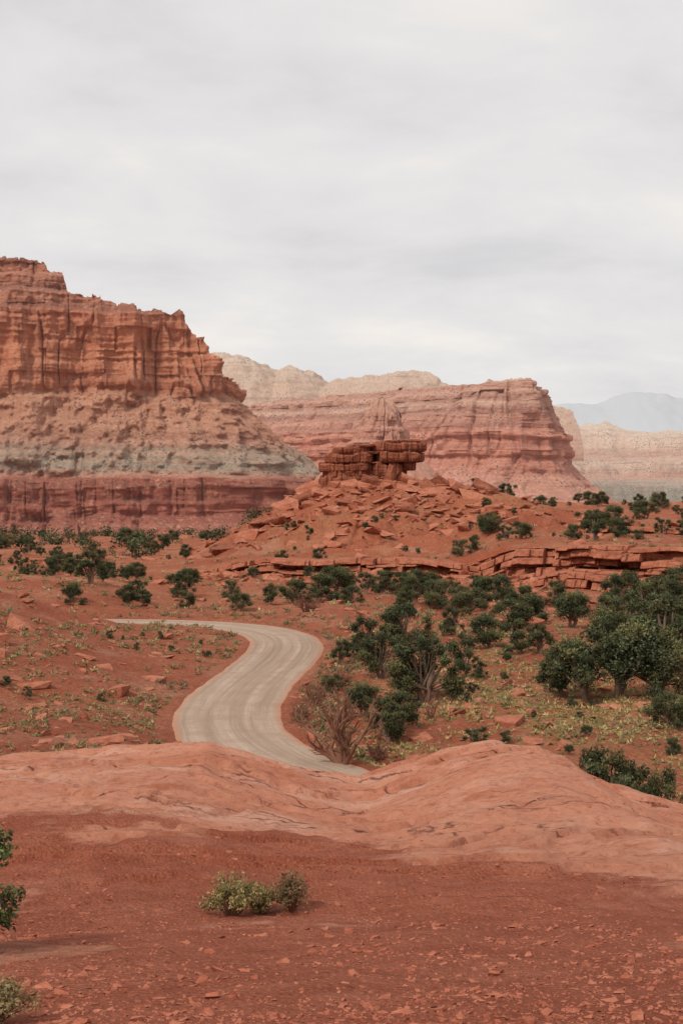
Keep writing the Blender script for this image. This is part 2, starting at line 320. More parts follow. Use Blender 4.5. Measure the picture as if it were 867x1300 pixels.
# ---------------- cliffs ----------------
def cliff(name,path,secA,secB,zr,cw,mat,back,ns=800,smk=1.,A=(20,120,6,25,2,7),ledge=(2,7),talus=(6,30),topn=(6,25),crack=(10,30,5,11),seed=0):
    P=np.array(path,float);s0=np.r_[0,np.cumsum(np.hypot(*np.diff(P[:,:2],axis=0).T))];s=np.linspace(0,s0[-1],ns)
    C=np.stack([np.interp(s,s0,P[:,i]) for i in range(4)],1)
    k=np.hanning(int(ns*.05*smk)|1);k/=k.sum();h=len(k)//2
    for i in (0,1):
        e=np.r_[2*C[0,i]-C[h:0:-1,i],C[:,i],2*C[-1,i]-C[-2:-h-2:-1,i]];C[:,i]=np.convolve(e,k,'valid')
    T=np.gradient(C[:,:2],axis=0);T/=np.linalg.norm(T,axis=1)[:,None];N=np.stack([T[:,1],-T[:,0]],1)
    z=np.asarray(zr,float)[:,None];S_=s[None]+seed*1000
    wz=C[None,:,3]
    zw=z+ledge[1]*.8*fbm(S_/70.,z/50.,seed+2.)      # strata waviness
    off=I(zw,secA)*(1-wz)+I(zw,secB)*wz
    cwt=I(zw,cw)
    off=off+A[0]*vn(S_/A[1],z/A[1]*.3,seed)
    rid=lambda q:1-2*np.abs(q)
    off=off+cwt*(A[2]*rid(vn(S_/A[3],z/(A[3]*5),seed+3.))+A[4]*rid(fbm(S_/A[5],z/(A[5]*3),seed+5.,3)*1.6)+A[4]*.8*fbm(S_/A[5]*1.3,z/A[5]*1.3,seed+7.,4))
    j1=vn(S_/crack[1],z/(crack[1]*6),seed+11.);j2=vn(S_/crack[3],z/(crack[3]*5),seed+13.)
    off=off-cwt*(crack[0]*np.maximum(0,1-np.abs(j1)/.12)+crack[2]*np.maximum(0,1-np.abs(j2)/.15))
    off=off+cwt*A[4]*.9*hsh(S_/A[5]/1.3+.6*hsh(z/(A[5]*1.6)),z/(A[5]*1.6),seed)
    gl=np.abs(fbm(S_/talus[1],z/(talus[1]*3.5),seed+1.,4))*3
    off=off+(1-cwt)*(talus[0]*(gl-1)+talus[0]*.9*fbm(S_/(talus[1]*.25),z/(talus[1]*.25),seed+4.,4))
    off=off+ledge[0]*(vn(0,0,zw/ledge[1]+seed)*1.2+fbm(S_/60,0,zw/(ledge[1]*.45)+seed,3))*(.35+.5*cwt)
    top=C[:,2]+topn[0]*fbm(s/topn[1],seed*3.1,2.,4)+topn[0]*.8*hsh(s/topn[1]*1.9,seed)+topn[0]*.5*hsh(s/topn[1]*5,seed+3)
    zt=np.minimum(z+0*off,top[None])
    over=np.maximum(0,z-top[None]);off=off-over*1.2
    Xp=C[None,:,0]+N[None,:,0]*off;Yp=C[None,:,1]+N[None,:,1]*off
    b=np.array(back,float);rowsX=[Xp];rowsY=[Yp];rowsZ=[zt]
    for fr_,dz in ((.04,14),(.12,45),(.9,120)):
        rowsX.append((Xp[-1]+(b[0]-Xp[-1])*fr_)[None]);rowsY.append((Yp[-1]+(b[1]-Yp[-1])*fr_)[None]);rowsZ.append((top-dz)[None])
    Xp=np.vstack(rowsX);Yp=np.vstack(rowsY);zt=np.vstack(rowsZ)
    return mk(name,np.stack([Xp,Yp,zt],-1).reshape(-1,3),gf(*Xp.shape),mat)
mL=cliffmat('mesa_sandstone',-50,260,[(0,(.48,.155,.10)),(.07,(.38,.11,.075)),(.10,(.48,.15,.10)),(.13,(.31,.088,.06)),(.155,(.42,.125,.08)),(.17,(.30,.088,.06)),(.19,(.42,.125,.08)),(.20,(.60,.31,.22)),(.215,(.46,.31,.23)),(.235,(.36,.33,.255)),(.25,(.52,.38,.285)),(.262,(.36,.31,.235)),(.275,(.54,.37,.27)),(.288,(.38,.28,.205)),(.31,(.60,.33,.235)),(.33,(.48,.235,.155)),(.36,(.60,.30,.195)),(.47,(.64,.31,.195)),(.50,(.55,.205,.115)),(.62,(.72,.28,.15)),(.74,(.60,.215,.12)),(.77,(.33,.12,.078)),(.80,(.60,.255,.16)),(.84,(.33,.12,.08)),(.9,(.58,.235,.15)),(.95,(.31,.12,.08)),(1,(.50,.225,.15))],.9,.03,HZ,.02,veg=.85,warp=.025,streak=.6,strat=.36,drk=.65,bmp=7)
pl=[(-900,1350,262,0),(-560,1400,262,0),(-361,1450,248,0),(-328,1455,246,0),(-300,1460,234,0),(-284,1462,229,0),(-279,1464,207,0),(-253,1468,198,0),(-195,1480,187,0),(-168,1487,181,0),(-164,1488,190,0),(-158,1490,190,0),(-155,1491,174,0),(-140,1500,160,0),(-131,1512,138,0),(-128,1535,118,0),(-136,1700,110,0),(-230,2300,110,0)]
secL=[(-60,205),(-45,158),(-28,132),(8,122),(12,108),(42,76),(98,9),(104,4),(183,0),(190,-12),(205,-16),(212,-34),(226,-38),(232,-58),(245,-62),(262,-90),(300,-150)]
cwL=[(-60,0),(-35,.1),(-25,.6),(8,.6),(14,.0),(92,0),(104,1),(183,1),(190,.6),(300,.6)]
cliff('mesa',pl,secL,secL,np.r_[np.linspace(-60,95,200)[:-1],np.linspace(95,270,260)],cwL,mL,(-700,2300),ns=2000,smk=.3,A=(16,110,10,42,4.5,15),ledge=(3.5,9),talus=(14,38),topn=(3.5,18),crack=(11,38,6,13),seed=1)
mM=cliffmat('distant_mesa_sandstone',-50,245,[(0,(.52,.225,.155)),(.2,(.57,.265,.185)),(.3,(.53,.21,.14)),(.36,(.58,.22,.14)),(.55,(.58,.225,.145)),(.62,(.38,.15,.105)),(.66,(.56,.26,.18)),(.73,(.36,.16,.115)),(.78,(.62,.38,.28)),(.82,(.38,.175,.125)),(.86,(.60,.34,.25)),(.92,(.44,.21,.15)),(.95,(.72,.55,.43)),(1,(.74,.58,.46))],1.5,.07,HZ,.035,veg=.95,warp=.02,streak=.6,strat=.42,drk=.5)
pm=[(-900,3900,200,1),(-450,3600,205,1),(-240,3350,212,1),(-60,3200,222,1),(0,3120,228,1),(120,3030,226,.85),(210,2960,222,.65),(270,2920,224,.45),(333,2900,229,.2),(390,2895,228,0),(418,2915,214,0),(428,2990,195,0),(430,3200,170,0),(430,4200,170,0)]
sA=[(-60,220),(-32,150),(32,66),(60,50),(115,40),(125,28),(195,12),(205,0),(222,-8),(232,-30),(300,-160)]
sB=[(-60,220),(-20,150),(40,80),(60,60),(125,40),(133,5),(150,-10),(158,-40),(178,-60),(186,-100),(205,-115),(214,-150),(232,-170),(300,-300)]
cwM=[(-60,0),(35,.1),(70,.8),(130,1),(160,.6),(300,.6)]
cliff('mesa',pm,sA,sB,np.r_[np.linspace(-60,50,90)[:-1],np.linspace(50,250,280)],cwM,mM,(-150,3950),ns=1900,smk=.35,A=(22,230,16,80,6,24),ledge=(5,12),talus=(15,60),topn=(4,40),crack=(18,70,9,26),seed=2)

def patch(name,x0,x1,y0,y1,nx,ny,f,mat):
    X,Y=np.meshgrid(np.linspace(x0,x1,nx),np.linspace(y0,y1,ny));Z=f(X,Y)
    return mk(name,np.stack([X,Y,Z],-1).reshape(-1,3),gf(ny,nx),mat)
mD=cliffmat('pale_dome_sandstone',100,430,[(0,(.56,.34,.25)),(.5,(.60,.42,.31)),(.8,(.66,.51,.395)),(1,(.70,.58,.46))],1.4,.1,HZ,.05,veg=.8,warp=.08,streak=.35,strat=.4,drk=.45,bmp=8)
prD=[(-600,430),(-395,420),(-330,418),(-258,395),(-195,362),(-158,380),(-95,362),(-45,332),(18,340),(92,352),(190,366),(268,358),(305,325),(420,290),(700,250)]
def fD(x,y):
    t=(y-4500)/400.;c=np.maximum(0,1-np.abs(t)**2)**.6
    z=80+(I(x+30*fbm(x*.01,y*.01),prD)-80)*c
    zz_=z/22.+fbm(x*.004,y*.004,2.)*2;fr=zz_-np.floor(zz_)
    return z+24*np.abs(fbm(x*.013,y*.006,3.,3))+9*fbm(x*.04,y*.03,2.,3)*c-6+9*(sm(fr*3)-fr)*c
patch('sandstone_domes',-700,700,4100,5000,560,300,fD,mD)
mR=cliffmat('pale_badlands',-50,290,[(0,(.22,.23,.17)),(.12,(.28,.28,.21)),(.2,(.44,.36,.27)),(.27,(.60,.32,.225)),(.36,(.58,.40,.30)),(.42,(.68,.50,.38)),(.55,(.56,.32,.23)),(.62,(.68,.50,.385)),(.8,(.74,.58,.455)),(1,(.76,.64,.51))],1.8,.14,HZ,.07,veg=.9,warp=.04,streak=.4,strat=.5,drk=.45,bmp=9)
prR=[(500,265),(890,255),(1020,268),(1150,282),(1225,262),(1350,238),(1450,244),(1700,225),(2600,240)]
def fR(x,y):
    t=np.clip((y-4300)/1900.,0,1.2);xx=x+60*fbm(x*.004,y*.004,1.)
    pr=I(xx*6200/y,prR)
    g=fbm(x*.003,y*.0022,6.,5);stp=I(np.clip(t+.6*g*(1-t)*sm(t*4),0,1),[(0,0),(.25,.06),(.3,.2),(.5,.27),(.55,.5),(.75,.58),(.8,.83),(1,1)])
    return -55+(pr+55)*stp+38*np.abs(fbm(x*.012,y*.005,3.,5))*sm(t*2)-np.maximum(0,t-1)*600
patch('badland_hills',350,2900,4200,6600,520,420,fR,mR)
def mtn():
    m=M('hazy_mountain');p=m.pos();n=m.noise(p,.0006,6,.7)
    return m.done(m.mix(n,(.27,.28,.30),(.33,.345,.36)),None,em=(.60,.61,.63),es=.35)  # aerial haze painted in: blue-grey base with pale emission, no real atmosphere
prM=[(1500,900),(3300,1350),(3700,1600),(4300,1600),(4700,1690),(5100,1840),(5600,1800),(6000,1720),(7500,1500),(11000,1100),(16000,700)]
def fM(x,y):
    t=np.maximum(0,1-np.abs((y-25000)/3500.))
    return -60+(I(x,prM)+60)*t**.8+260*fbm(x*.0009,y*.0005,2.,6)*t**.3-60
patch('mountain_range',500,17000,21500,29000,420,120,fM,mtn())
# craggy blunt spire standing well behind the butte (part of the far cliff line)
mS=cliffmat('spire_sandstone',-50,90,[(0,(.55,.24,.165)),(.5,(.58,.26,.175)),(.72,(.60,.27,.18)),(.85,(.62,.31,.215)),(1,(.66,.38,.28))],.6,.08,HZ,.035,veg=.3,warp=.03,streak=.6,strat=.3,drk=.5,bmp=7)
an=np.linspace(0,2*np.pi,420);zr=np.r_[np.linspace(-55,35,90)[:-1],np.linspace(35,88,140)][:,None]
A_=an[None];ca,sa=np.cos(A_),np.sin(A_)
R_=I(zr,[(-55,125),(-20,82),(10,58),(34,40),(44,34),(47,27),(58,24),(61,19.5),(74,17),(79,15),(84,12.5),(88,9)])+0*A_
cl_=I(zr,[(30,0),(44,1),(88,1)])
R_=R_*(1+cl_*(.09*hsh(A_*2.6+hsh(zr/11.),zr/11.)+.24*fbm(ca*3,sa*3,zr/26.,5)+.04*hsh(A_*6,zr/5.,4))+(1-cl_)*.14*fbm(ca*5,sa*5,zr/40.,4))
R_=R_-cl_*4*np.maximum(0,1-np.abs(vn(ca*3.+9,sa*3.,zr/80.))/.15)
Zs_=zr+(1-cl_)*2*fbm(ca*9,sa*9,zr/12.)+cl_*sm((zr-66)/18.)*(5*vn(ca*2.2+4,sa*2.2,7.)-2)
V=np.stack([38+R_*ca+(zr-40)*.05,1400+R_*sa*1.2,Zs_+0*A_],-1)
tp=np.array([40.,1400,87.])+0*V[-1:];V=np.vstack([V,tp])
mk('rock_spire',V.reshape(-1,3),gf(*V.shape[:2]),mS)

# ---------------- ledges ----------------
def ledge(name,path,hgt,seed,ns=500,tiers=5):
    ns=int(ns*1.8)
    P=np.array(path,float);s0=np.r_[0,np.cumsum(np.hypot(*np.diff(P[:,:2],axis=0).T))];s=np.linspace(0,s0[-1],ns)
    x=np.interp(s,s0,P[:,0]);y=np.interp(s,s0,P[:,1]);top=np.interp(s,s0,P[:,2])
    T=np.stack([np.gradient(x),np.gradient(y)],1);T/=np.linalg.norm(T,axis=1)[:,None];N=np.stack([T[:,1],-T[:,0]],1)
    zf=np.linspace(0,1,90)[:,None];S_=s[None]+seed*100
    r_=np.random.default_rng(seed);bnd=np.r_[0,np.cumsum(r_.uniform(.3,2.0,tiers))];bnd/=bnd[-1]
    zq=np.clip(zf+.05*vn(S_/13.,seed)+.03*vn(S_/4.,seed+1.)+.03*hsh(S_/7.3,seed),0,.9999)
    k=np.searchsorted(bnd,zq,'right')-1.;b0=bnd[k.astype(int)];b1_=bnd[k.astype(int)+1];fr=(zq-b0)/(b1_-b0)
    u1=(S_+2.*vn(S_/3.,k*1.7,seed))/(3.6+2*hsh(k,seed))+3.1*k
    u2=(S_+.8*vn(S_/1.5,k,seed))/1.5+7.7*k
    big_=hsh(u1,k,seed);sml=hsh(u2,k,seed+6)
    rec=3.6*(hgt/5)*(1-zf)+1.5*big_+.6*sml+1.2*fbm(S_/4.,k*2.3,seed+1.,4)+3.6*vn(S_/15.,k*.35,seed+2.)
    rec=rec-np.where(big_<-.55,1.6,0)                      # missing blocks
    rec=rec-.9*np.exp(-(fr/.10)**2)*(.4+.6*(sml>-.3))-.25*np.exp(-((fr-1)/.1)**2)
    rec=rec+.35*fbm(S_/1.1,zf*hgt/.8,seed+9.,4)
    en=np.minimum(sm(s/14),sm((s[-1]-s)/14))
    ap=.22+.34*vn(s/10.,seed+5.)
    rub=sm((ap[None]-zf)/.25)*(3.4+1.5*vn(S_/6.,2.,seed)+.5*hsh(S_/1.,zf*9,seed))     # debris apron
    rec=rec+rub
    tz=top+.35*vn(s/11.,seed)+.22*hsh(s/4.3,seed)-(1-en)*2.5
    zt=tz[None]-hgt+zf*hgt
    X=x+N[None,:,0][0]*rec;Y=y+N[None,:,1][0]*rec
    X=np.vstack([X,x-N[:,0]*2.5,x-N[:,0]*8]);Y=np.vstack([Y,y-N[:,1]*2.5,y-N[:,1]*8]);Zt=np.vstack([zt,tz+.05,tz-1.5])
    return mk(name,np.stack([X,Y,Zt],-1).reshape(-1,3),gf(*X.shape),ROCK,smooth=False)
ledge('rock_ledge',[(-26,238,-12.4),(-5,233,-11.8),(12,230,-11.4),(24,226,-10.2)],2.8,1,tiers=4)
ledge('rock_ledge',[(16,227,-10.3),(34,221,-9.2),(50,213,-8.9),(62,206,-8.8),(80,198,-8.6),(105,188,-8.6)],6.0,2,ns=1000,tiers=7)
ledge('rock_ledge',[(20,206,-11.9),(32,203,-11.6),(44,196,-11.8),(58,188,-11.7),(75,180,-12)],3.4,3,ns=800,tiers=5)
ledge('rock_ledge',[(36,262,-7.6),(55,258,-7.0),(80,250,-6.8),(110,240,-6.6)],2.2,4,ns=600,tiers=3)
ledge('rock_ledge',[(12,150,-13.4),(17,147,-13.2),(21,140,-13.4)],1.6,5,ns=250,tiers=2)
ledge('rock_ledge',[(-34,212,-12.6),(-26,210,-12.7),(-18,211,-13)],1.8,6,ns=250,tiers=2)
ledge('rock_ledge',[(18,279,-4.2),(30,277,-5.0),(44,272,-7.6)],2.4,7,ns=350,tiers=3)
ledge('rock_ledge',[(-24,279,-8.2),(-14,276,-5.4),(-6,279,-4.0)],1.8,8,ns=250,tiers=2)
ledge('rock_ledge',[(15,291,1.6),(21,291,1.2),(28,289,-.8),(34,287,-3)],3.0,9,ns=300,tiers=3)
ledge('rock_ledge',[(-70,262,-13.0),(-50,256,-12.6),(-34,258,-12.9)],1.6,10,ns=300,tiers=2)

# ---------------- butte caprock ----------------
def slab(z0,z1,xl,xr,y0,y1,seed,K=240):
    a=np.linspace(0,2*np.pi,K,endpoint=False);n=3.0
    ca,sa=np.cos(a),np.sin(a);rad=1/(np.abs(ca)**n+np.abs(sa)**n)**(1/n)
    nz=1+.06*hsh(a*2.6+seed*5,seed*7)+.035*hsh(a*6+seed,seed*3)+.13*fbm(ca*2.5+seed*5,sa*2.5,seed+1.,5)
    jj=a*2.3+seed;nz=nz-.07*np.maximum(0,1-np.abs(jj-np.round(jj))/.05)
    cx,cy=(xl+xr)/2,(y0+y1)/2;hx,hy=(xr-xl)/2,(y1-y0)/2
    rows=[];h=z1-z0;g=seed%1.7/1.7*.5+.25
    prof=[(0,.02),(0,.90),(.06,.94),(.16,.975),(g-.04,1.0),(g,.975),(g+.04,.995),(.8,1.0),(.92,.98),(1,.94),(1.02,.6),(1.03,.02)]
    for f,sc_ in prof:
        rr=rad*nz*sc_*(1+.025*fbm(ca*12,sa*12,seed+f*4,3)+.015*hsh(a*9,f*5+seed))
        zz_=z0+h*f+ (.22*h*vn(ca*2,sa*2,seed+3.)+.12*h*hsh(a*3.3,seed))*(f-.1)
        rows.append(np.stack([cx+hx*ca*rr,cy+hy*sa*rr,zz_+0*a],1))
    V=np.concatenate([np.vstack([q,q[:1]]) for q in rows]);return V,gf(len(prof),K+1)
def join(parts):
    V=[];F=[];o=0
    for v,f in parts: V.append(v);F.append(f+o);o+=len(v)
    return np.vstack(V),np.vstack(F)
LY=[(-3,-.2,-5.6,14,291.3,304),(-.4,2.6,-4.6,5.4,291.6,304),(-.4,1.9,5.0,9.2,292.6,304),(-.4,3.0,9.6,13.8,293.2,304),(1.8,2.6,4.,12.4,293.2,304),(2.4,4.0,-3.6,6.6,292.4,304.5),(2.5,5.0,5.8,13.6,292.6,304.5),(3.6,5.3,-4.4,6.4,291.8,304.5),(3.6,5.3,12.2,15.6,293.0,304.5),(5.1,5.5,-3.0,14.8,293.2,305),(5.3,7.5,-3.4,7.4,291.8,305.5),(5.3,7.3,7.1,17.0,291.4,305.5),(7.1,7.6,-2.0,16.2,292.6,305),(7.4,8.6,-1.6,6.8,292.4,305),(7.4,9.4,6.1,17.2,291.6,305),(9.2,9.9,7.8,16.4,292.4,304),(8.5,9.1,1.0,7.6,292.6,304)]
V,F=join([slab(*l,i+1.3) for i,l in enumerate(LY)])
V[:,2]+=.02*(V[:,0]-6)
mk('butte_caprock',V,F,CAPR,smooth=False)

# ---------------- boulders ----------------
def hull(seed,n=16,box=.8):
    r_=np.random.default_rng(seed);P=r_.uniform(-1,1,(n,3));P=np.sign(P)*np.abs(P)**(1-box*.6)
    bm=bmesh.new()
    for p in P: bm.verts.new(p)
    g=bmesh.ops.convex_hull(bm,input=bm.verts)
    bmesh.ops.delete(bm,geom=[v for v in bm.verts if not v.link_faces],context='VERTS')
    bmesh.ops.triangulate(bm,faces=bm.faces);bm.verts.index_update()
    V=np.array([v.co[:] for v in bm.verts]);F=np.array([[v.index for v in f.verts] for f in bm.faces]);bm.free();return V,F
HU=[hull(i,14+i%5) for i in range(14)];HS=[hull(50+i,9) for i in range(10)]
def rot(ax,ay,az): return np.array(Euler((ax,ay,az)).to_matrix())
def scat(name,items,mat,HUL=HU):
    parts=[]
    for i,(x,y,z,sx,sy,sz,ax,ay,az) in enumerate(items):
        v,f=HUL[i%len(HUL)];parts.append(((v*np.array([sx,sy,sz]))@rot(ax,ay,az).T+np.array([x,y,z]),f))
    V,F=join(parts);return mk(name,V,F,mat,smooth=False)
big=[(-6.2,295,3.4,2.4,1.1,.5,-.5),(-8.5,288,3.6,2.4,.9,.25,-.45),(-11,284,3.2,2.4,1.0,.3,-.3),(-14.5,278,3.8,2.8,1.1,.2,-.25),(-4,286,2.4,2,.8,.4,.2),(9.7,289,1.5,1.2,2.7,.15,.1),(14,289,2.2,1.4,1.,.4,.3),(21,293,2.4,1.6,1.2,.2,.6),(24,290,2.6,2,1.1,.3,.4),(29,292,3,2,1.1,.2,.45),(33,288,2.6,2,1.,.2,.4),(37,286,3,2,.8,.2,.3),(18,280,3,2,.8,.3,-.1),(1,278,2.6,2,.7,.2,.1),(26,278,3.2,2,.9,.2,.2),(12,272,2.2,1.6,.8,.3,0),(-18,273,3,2,1,.2,-.2),(22,266,2.6,1.8,.8,.2,.1),(-2,268,2,1.5,.7,.2,.2),(17,285,2.6,2,1.3,.3,.4),(5,283,2,1.6,.8,.2,.1),(-22,270,3,2,.9,.2,-.2),(2,288,2.4,1.8,1.0,.3,-.2),(6,287,2,1.5,1.1,.2,.3),(-1,290,2.2,1.6,1.,.3,.2)]
for i,(x,y,sx,sy,sz,ax,ay) in enumerate(big):
    scat('boulder',[(x,y,h1(x,y)+sz*.35,sx,sy,sz,ax,ay,rng.uniform(-.5,.5))],CAPR if i%2 else BOULD,[HU[i%14]])
for (x,y,sx,sz) in [(-28,112,2.0,1.1),(-26.5,108,1.4,.8),(-30,118,2.6,1.4),(-27,120,1.8,.9),(-24.5,103,1.,.5),(16,146,1.9,1.0),(19,143,2.4,1.),(17.5,139,1.4,.7)]:
    scat('boulder',[(x,y,h1(x,y)+sz*.2,sx,sx*.7,sz,.25,.2,rng.uniform(0,3))],BOULD,[HU[rng.integers(14)]])
it=[]
for _ in range(110):     # fallen blocks around the ledges
    x=rng.uniform(14,95);y=float(I(x,[(14,226),(34,219),(62,203),(100,186)]))+rng.normal(-4,7);s=rng.uniform(.6,1.9)
    it.append((x,y,h1(x,y)+.2*s,s*rng.uniform(1,1.8),s,s*rng.uniform(.35,.6),*rng.uniform(-.25,.25,2),rng.uniform(0,6)))
for _ in range(70):      # big slabs on the mound
    x=rng.normal(10,17);y=rng.normal(280,10);s=rng.uniform(.5,1.5)
    it.append((x,y,h1(x,y)+.12*s,s*rng.uniform(1,1.9),s,s*rng.uniform(.25,.5),*rng.uniform(-.3,.3,2),rng.uniform(0,6)))
for _ in range(60):      # outcrops on the flats
    y=rng.uniform(85,215);x=rng.uniform(-.26,.26)*y;s=rng.uniform(.25,.9)
    if rdist(np.array([x]),np.array([y]))[0]<6: continue
    it.append((x,y,h1(x,y)+.1*s,s*rng.uniform(1,1.9),s,s*rng.uniform(.3,.5),*rng.uniform(-.25,.25,2),rng.uniform(0,6)))
scat('fallen_blocks',it,BOULD)
it=[]
n=1500;xx=rng.normal(9,18,n);yy=rng.normal(281,17,n);zz_=H(xx,yy)
for x,y,z in zip(xx,yy,zz_):
    s=.14+.5*rng.random()**5*3.2;it.append((x,y,z+.05*s,s*rng.uniform(.9,1.7),s,s*rng.uniform(.3,.6),*rng.uniform(-.35,.35,2),rng.uniform(0,6)))
n=2400;tt=rng.random(n);xx=-25+tt*125;yy=I(xx,[(-25,234),(20,226),(60,203),(100,187)])-rng.exponential(7,n)+2;zz_=H(xx,yy)
for x,y,z in zip(xx,yy,zz_):
    s=.15+.5*rng.random()**4*2.6;it.append((x,y,z,s*rng.uniform(.9,1.9),s,s*rng.uniform(.3,.6),*rng.uniform(-.3,.3,2),rng.uniform(0,6)))
n=2600;yy=1/rng.uniform(1/200.,1/58.,n);xx=rng.uniform(-.36,.3,n)*yy;zz_=H(xx,yy);rd=rdist(xx,yy)
for x,y,z,q in zip(xx,yy,zz_,rd):
    if q<4: continue
    s=.05+.3*rng.random()**5*2;it.append((x,y,z,s*rng.uniform(.9,1.9),s,s*rng.uniform(.3,.6),*rng.uniform(-.3,.3,2),rng.uniform(0,6)))
scat('rubble',it,BOULD,HS)
it=[];n=26000;yy=1/rng.uniform(1/20.,1/4.5,n);xx=rng.uniform(-.32,.32,n)*yy;zz_=S(xx,yy);gk=gmask(xx,yy)*(.2+1.3*np.clip(.5+fbm(xx*1.3,yy*1.3,2.)*2,0,1))
for x,y,z,g in zip(xx,yy,zz_,gk):
    if rng.random()>g+.06: continue
    s=.003+.009*rng.random()**2+.026*rng.random()**22;it.append((x,y,z+s*.1,s*rng.uniform(.8,1.8),s,s*rng.uniform(.3,.7),*rng.uniform(-.3,.3,2),rng.uniform(0,6)))
GRAV=rockmat('gravel_stone',(.31,.086,.047),(.48,.185,.115),(.18,.05,.03),6.,.0,.01)
scat('gravel',it,GRAV,HS)

# ---------------- vegetation ----------------
def leafmat(name,rough=.8):
    m=M(name);at=m.n('Attribute',0,{'attribute_name':'Col'});p=m.n('TexCoord',3)
    n=m.noise(p,5.,3);col=m.mix(m.ramp(n,[(.3,.4),(.6,0)]),at,(.03,.04,.02))
    b=m.t.nodes.new('ShaderNodeBsdfPrincipled');m.put(b.inputs['Base Color'],col);b.inputs['Roughness'].default_value=rough;b.inputs['Specular IOR Level'].default_value=.2
    m.t.links.new(b.outputs[0],m.out.inputs[0]);return m.m
LEAF=leafmat('juniper_foliage');GRS=leafmat('scrub_foliage')
def bark(name,c1,c2):
    m=M(name);p=m.n('TexCoord',3);n=m.noise(m.sc(p,(6,6,1)),2.,6,.7);return m.done(m.mix(n,c1,c2),n,.6,.05)
BARK=bark('juniper_bark',(.14,.085,.06),(.30,.21,.155));DEAD=bark('dead_wood',(.13,.055,.035),(.30,.15,.10))
def tube(pts,rad,k=6):
    pts=np.array(pts,float);V=[]
    for i,p in enumerate(pts):
        t_=pts[min(i+1,len(pts)-1)]-pts[max(i-1,0)];t_/=np.linalg.norm(t_)+1e-9
        u=np.cross(t_,[.3,.9,.1]);u/=np.linalg.norm(u)+1e-9;v=np.cross(t_,u)
        a=np.linspace(0,2*np.pi,k+1);V.append(p+rad[i]*(np.cos(a)[:,None]*u+np.sin(a)[:,None]*v))
    return np.vstack(V),gf(len(pts),k+1)
def leaves(C,size,r_,elong=1.6):
    n=len(C);u=r_.normal(size=(n,3));u/=np.linalg.norm(u,axis=1)[:,None];v=np.cross(u,r_.normal(size=(n,3)));v/=np.linalg.norm(v,axis=1)[:,None]
    s=(size*r_.uniform(.6,1.3,n))[:,None]
    V=np.stack([C-u*s*elong*.5,C+v*s*.4,C+u*s*elong*.5,C-v*s*.4],1).reshape(-1,3)
    return V,np.arange(n*4).reshape(-1,4)
def juniper(seed,h=4.,w=4.6,nl=9500,ls=.105,hue=0,name='juniper_tree',lift=.16):
    r_=np.random.default_rng(seed);parts=[];nc=int(r_.integers(18,30));cl=[]
    for i in range(nc):
        a=r_.uniform(0,6.28);q=r_.random()**.5;zt=r_.uniform(lift,.88)
        lim=math.sqrt(max(0,1-((zt-.38)/.6)**2));R=q*w*.45*lim*r_.uniform(.75,1.2)
        cl.append((math.cos(a)*R,math.sin(a)*R,zt*h,r_.uniform(.075,.19)*w*(1.1-.35*zt)))
    nt=int(r_.integers(2,4))
    base=[(r_.uniform(-.15,.15),r_.uniform(-.15,.15),-.35) for _ in range(nt)]
    tips=[]
    for b in base:
        tp=np.array([r_.uniform(-.2,.2)*w,r_.uniform(-.2,.2)*w,h*r_.uniform(.5,.75)]);mid=(np.array(b)+tp)/2+r_.uniform(-.2,.2,3)*h/4
        q=h/4;parts.append(tube([b,mid*[1,1,.7],mid,tp],[.2*q,.15*q,.12*q,.04*q]));tips.append((mid,tp))
    for c_ in cl:
        m_,tp=tips[r_.integers(nt)];c3=np.array(c_[:3]);st=m_*.6;q=h/4
        parts.append(tube([st,(st+c3)/2+r_.uniform(-.15,.15,3)*q,c3],[.08*q,.05*q,.02*q],5))
    V,F=join(parts);nb=len(F);nv=len(V)
    C=[];K=[]
    tot=sum(c[3]**2 for c in cl)
    for c_ in cl:
        m_=int(nl*c_[3]**2/tot);dd=r_.normal(size=(m_,3));dd/=np.linalg.norm(dd,axis=1)[:,None]
        lump=1+.7*vn(dd[:,0]*2.6+seed,dd[:,1]*2.6,dd[:,2]*2.6+c_[0])
        rr=c_[3]*lump*(r_.random(m_)**.45)
        p=np.array(c_[:3])+dd*rr[:,None]*[1,1,.8];C.append(p)
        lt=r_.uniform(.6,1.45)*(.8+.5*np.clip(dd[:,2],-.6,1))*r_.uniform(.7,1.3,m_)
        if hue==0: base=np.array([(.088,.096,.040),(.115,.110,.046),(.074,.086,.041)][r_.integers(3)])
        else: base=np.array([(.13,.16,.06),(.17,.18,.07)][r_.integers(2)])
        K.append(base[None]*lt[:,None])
    C=np.vstack(C);K=np.vstack(K);ok=C[:,2]>.05;C=C[ok];K=K[ok]
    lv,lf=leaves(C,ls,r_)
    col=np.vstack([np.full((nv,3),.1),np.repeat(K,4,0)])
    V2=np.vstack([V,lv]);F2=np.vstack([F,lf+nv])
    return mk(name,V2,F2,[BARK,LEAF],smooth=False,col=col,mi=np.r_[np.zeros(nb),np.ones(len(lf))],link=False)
JH=[4,3.6,4.4,3.4,4,4.2,3.2,3.8,4.,4.4]
JV=[juniper(i,h=JH[i],w=[4.6,4.4,4.0,5.0,3.6,4.4,4.6,3.8,5.,4.][i],lift=[.16,.2,.28,.14,.26,.18,.12,.24,.3,.2][i]) for i in range(10)]
def tree(x,y,h,wf=1.,name='juniper_tree'):
    i=int(rng.integers(10));s=h/JH[i];ob=bpy.data.objects.new(name,JV[i]);sc.collection.objects.link(ob)
    ob.location=(x,y,h1(x,y));ob.scale=(s*wf,s*wf*rng.uniform(.85,1.15),s);ob.rotation_euler=(0,0,rng.uniform(0,6.28))
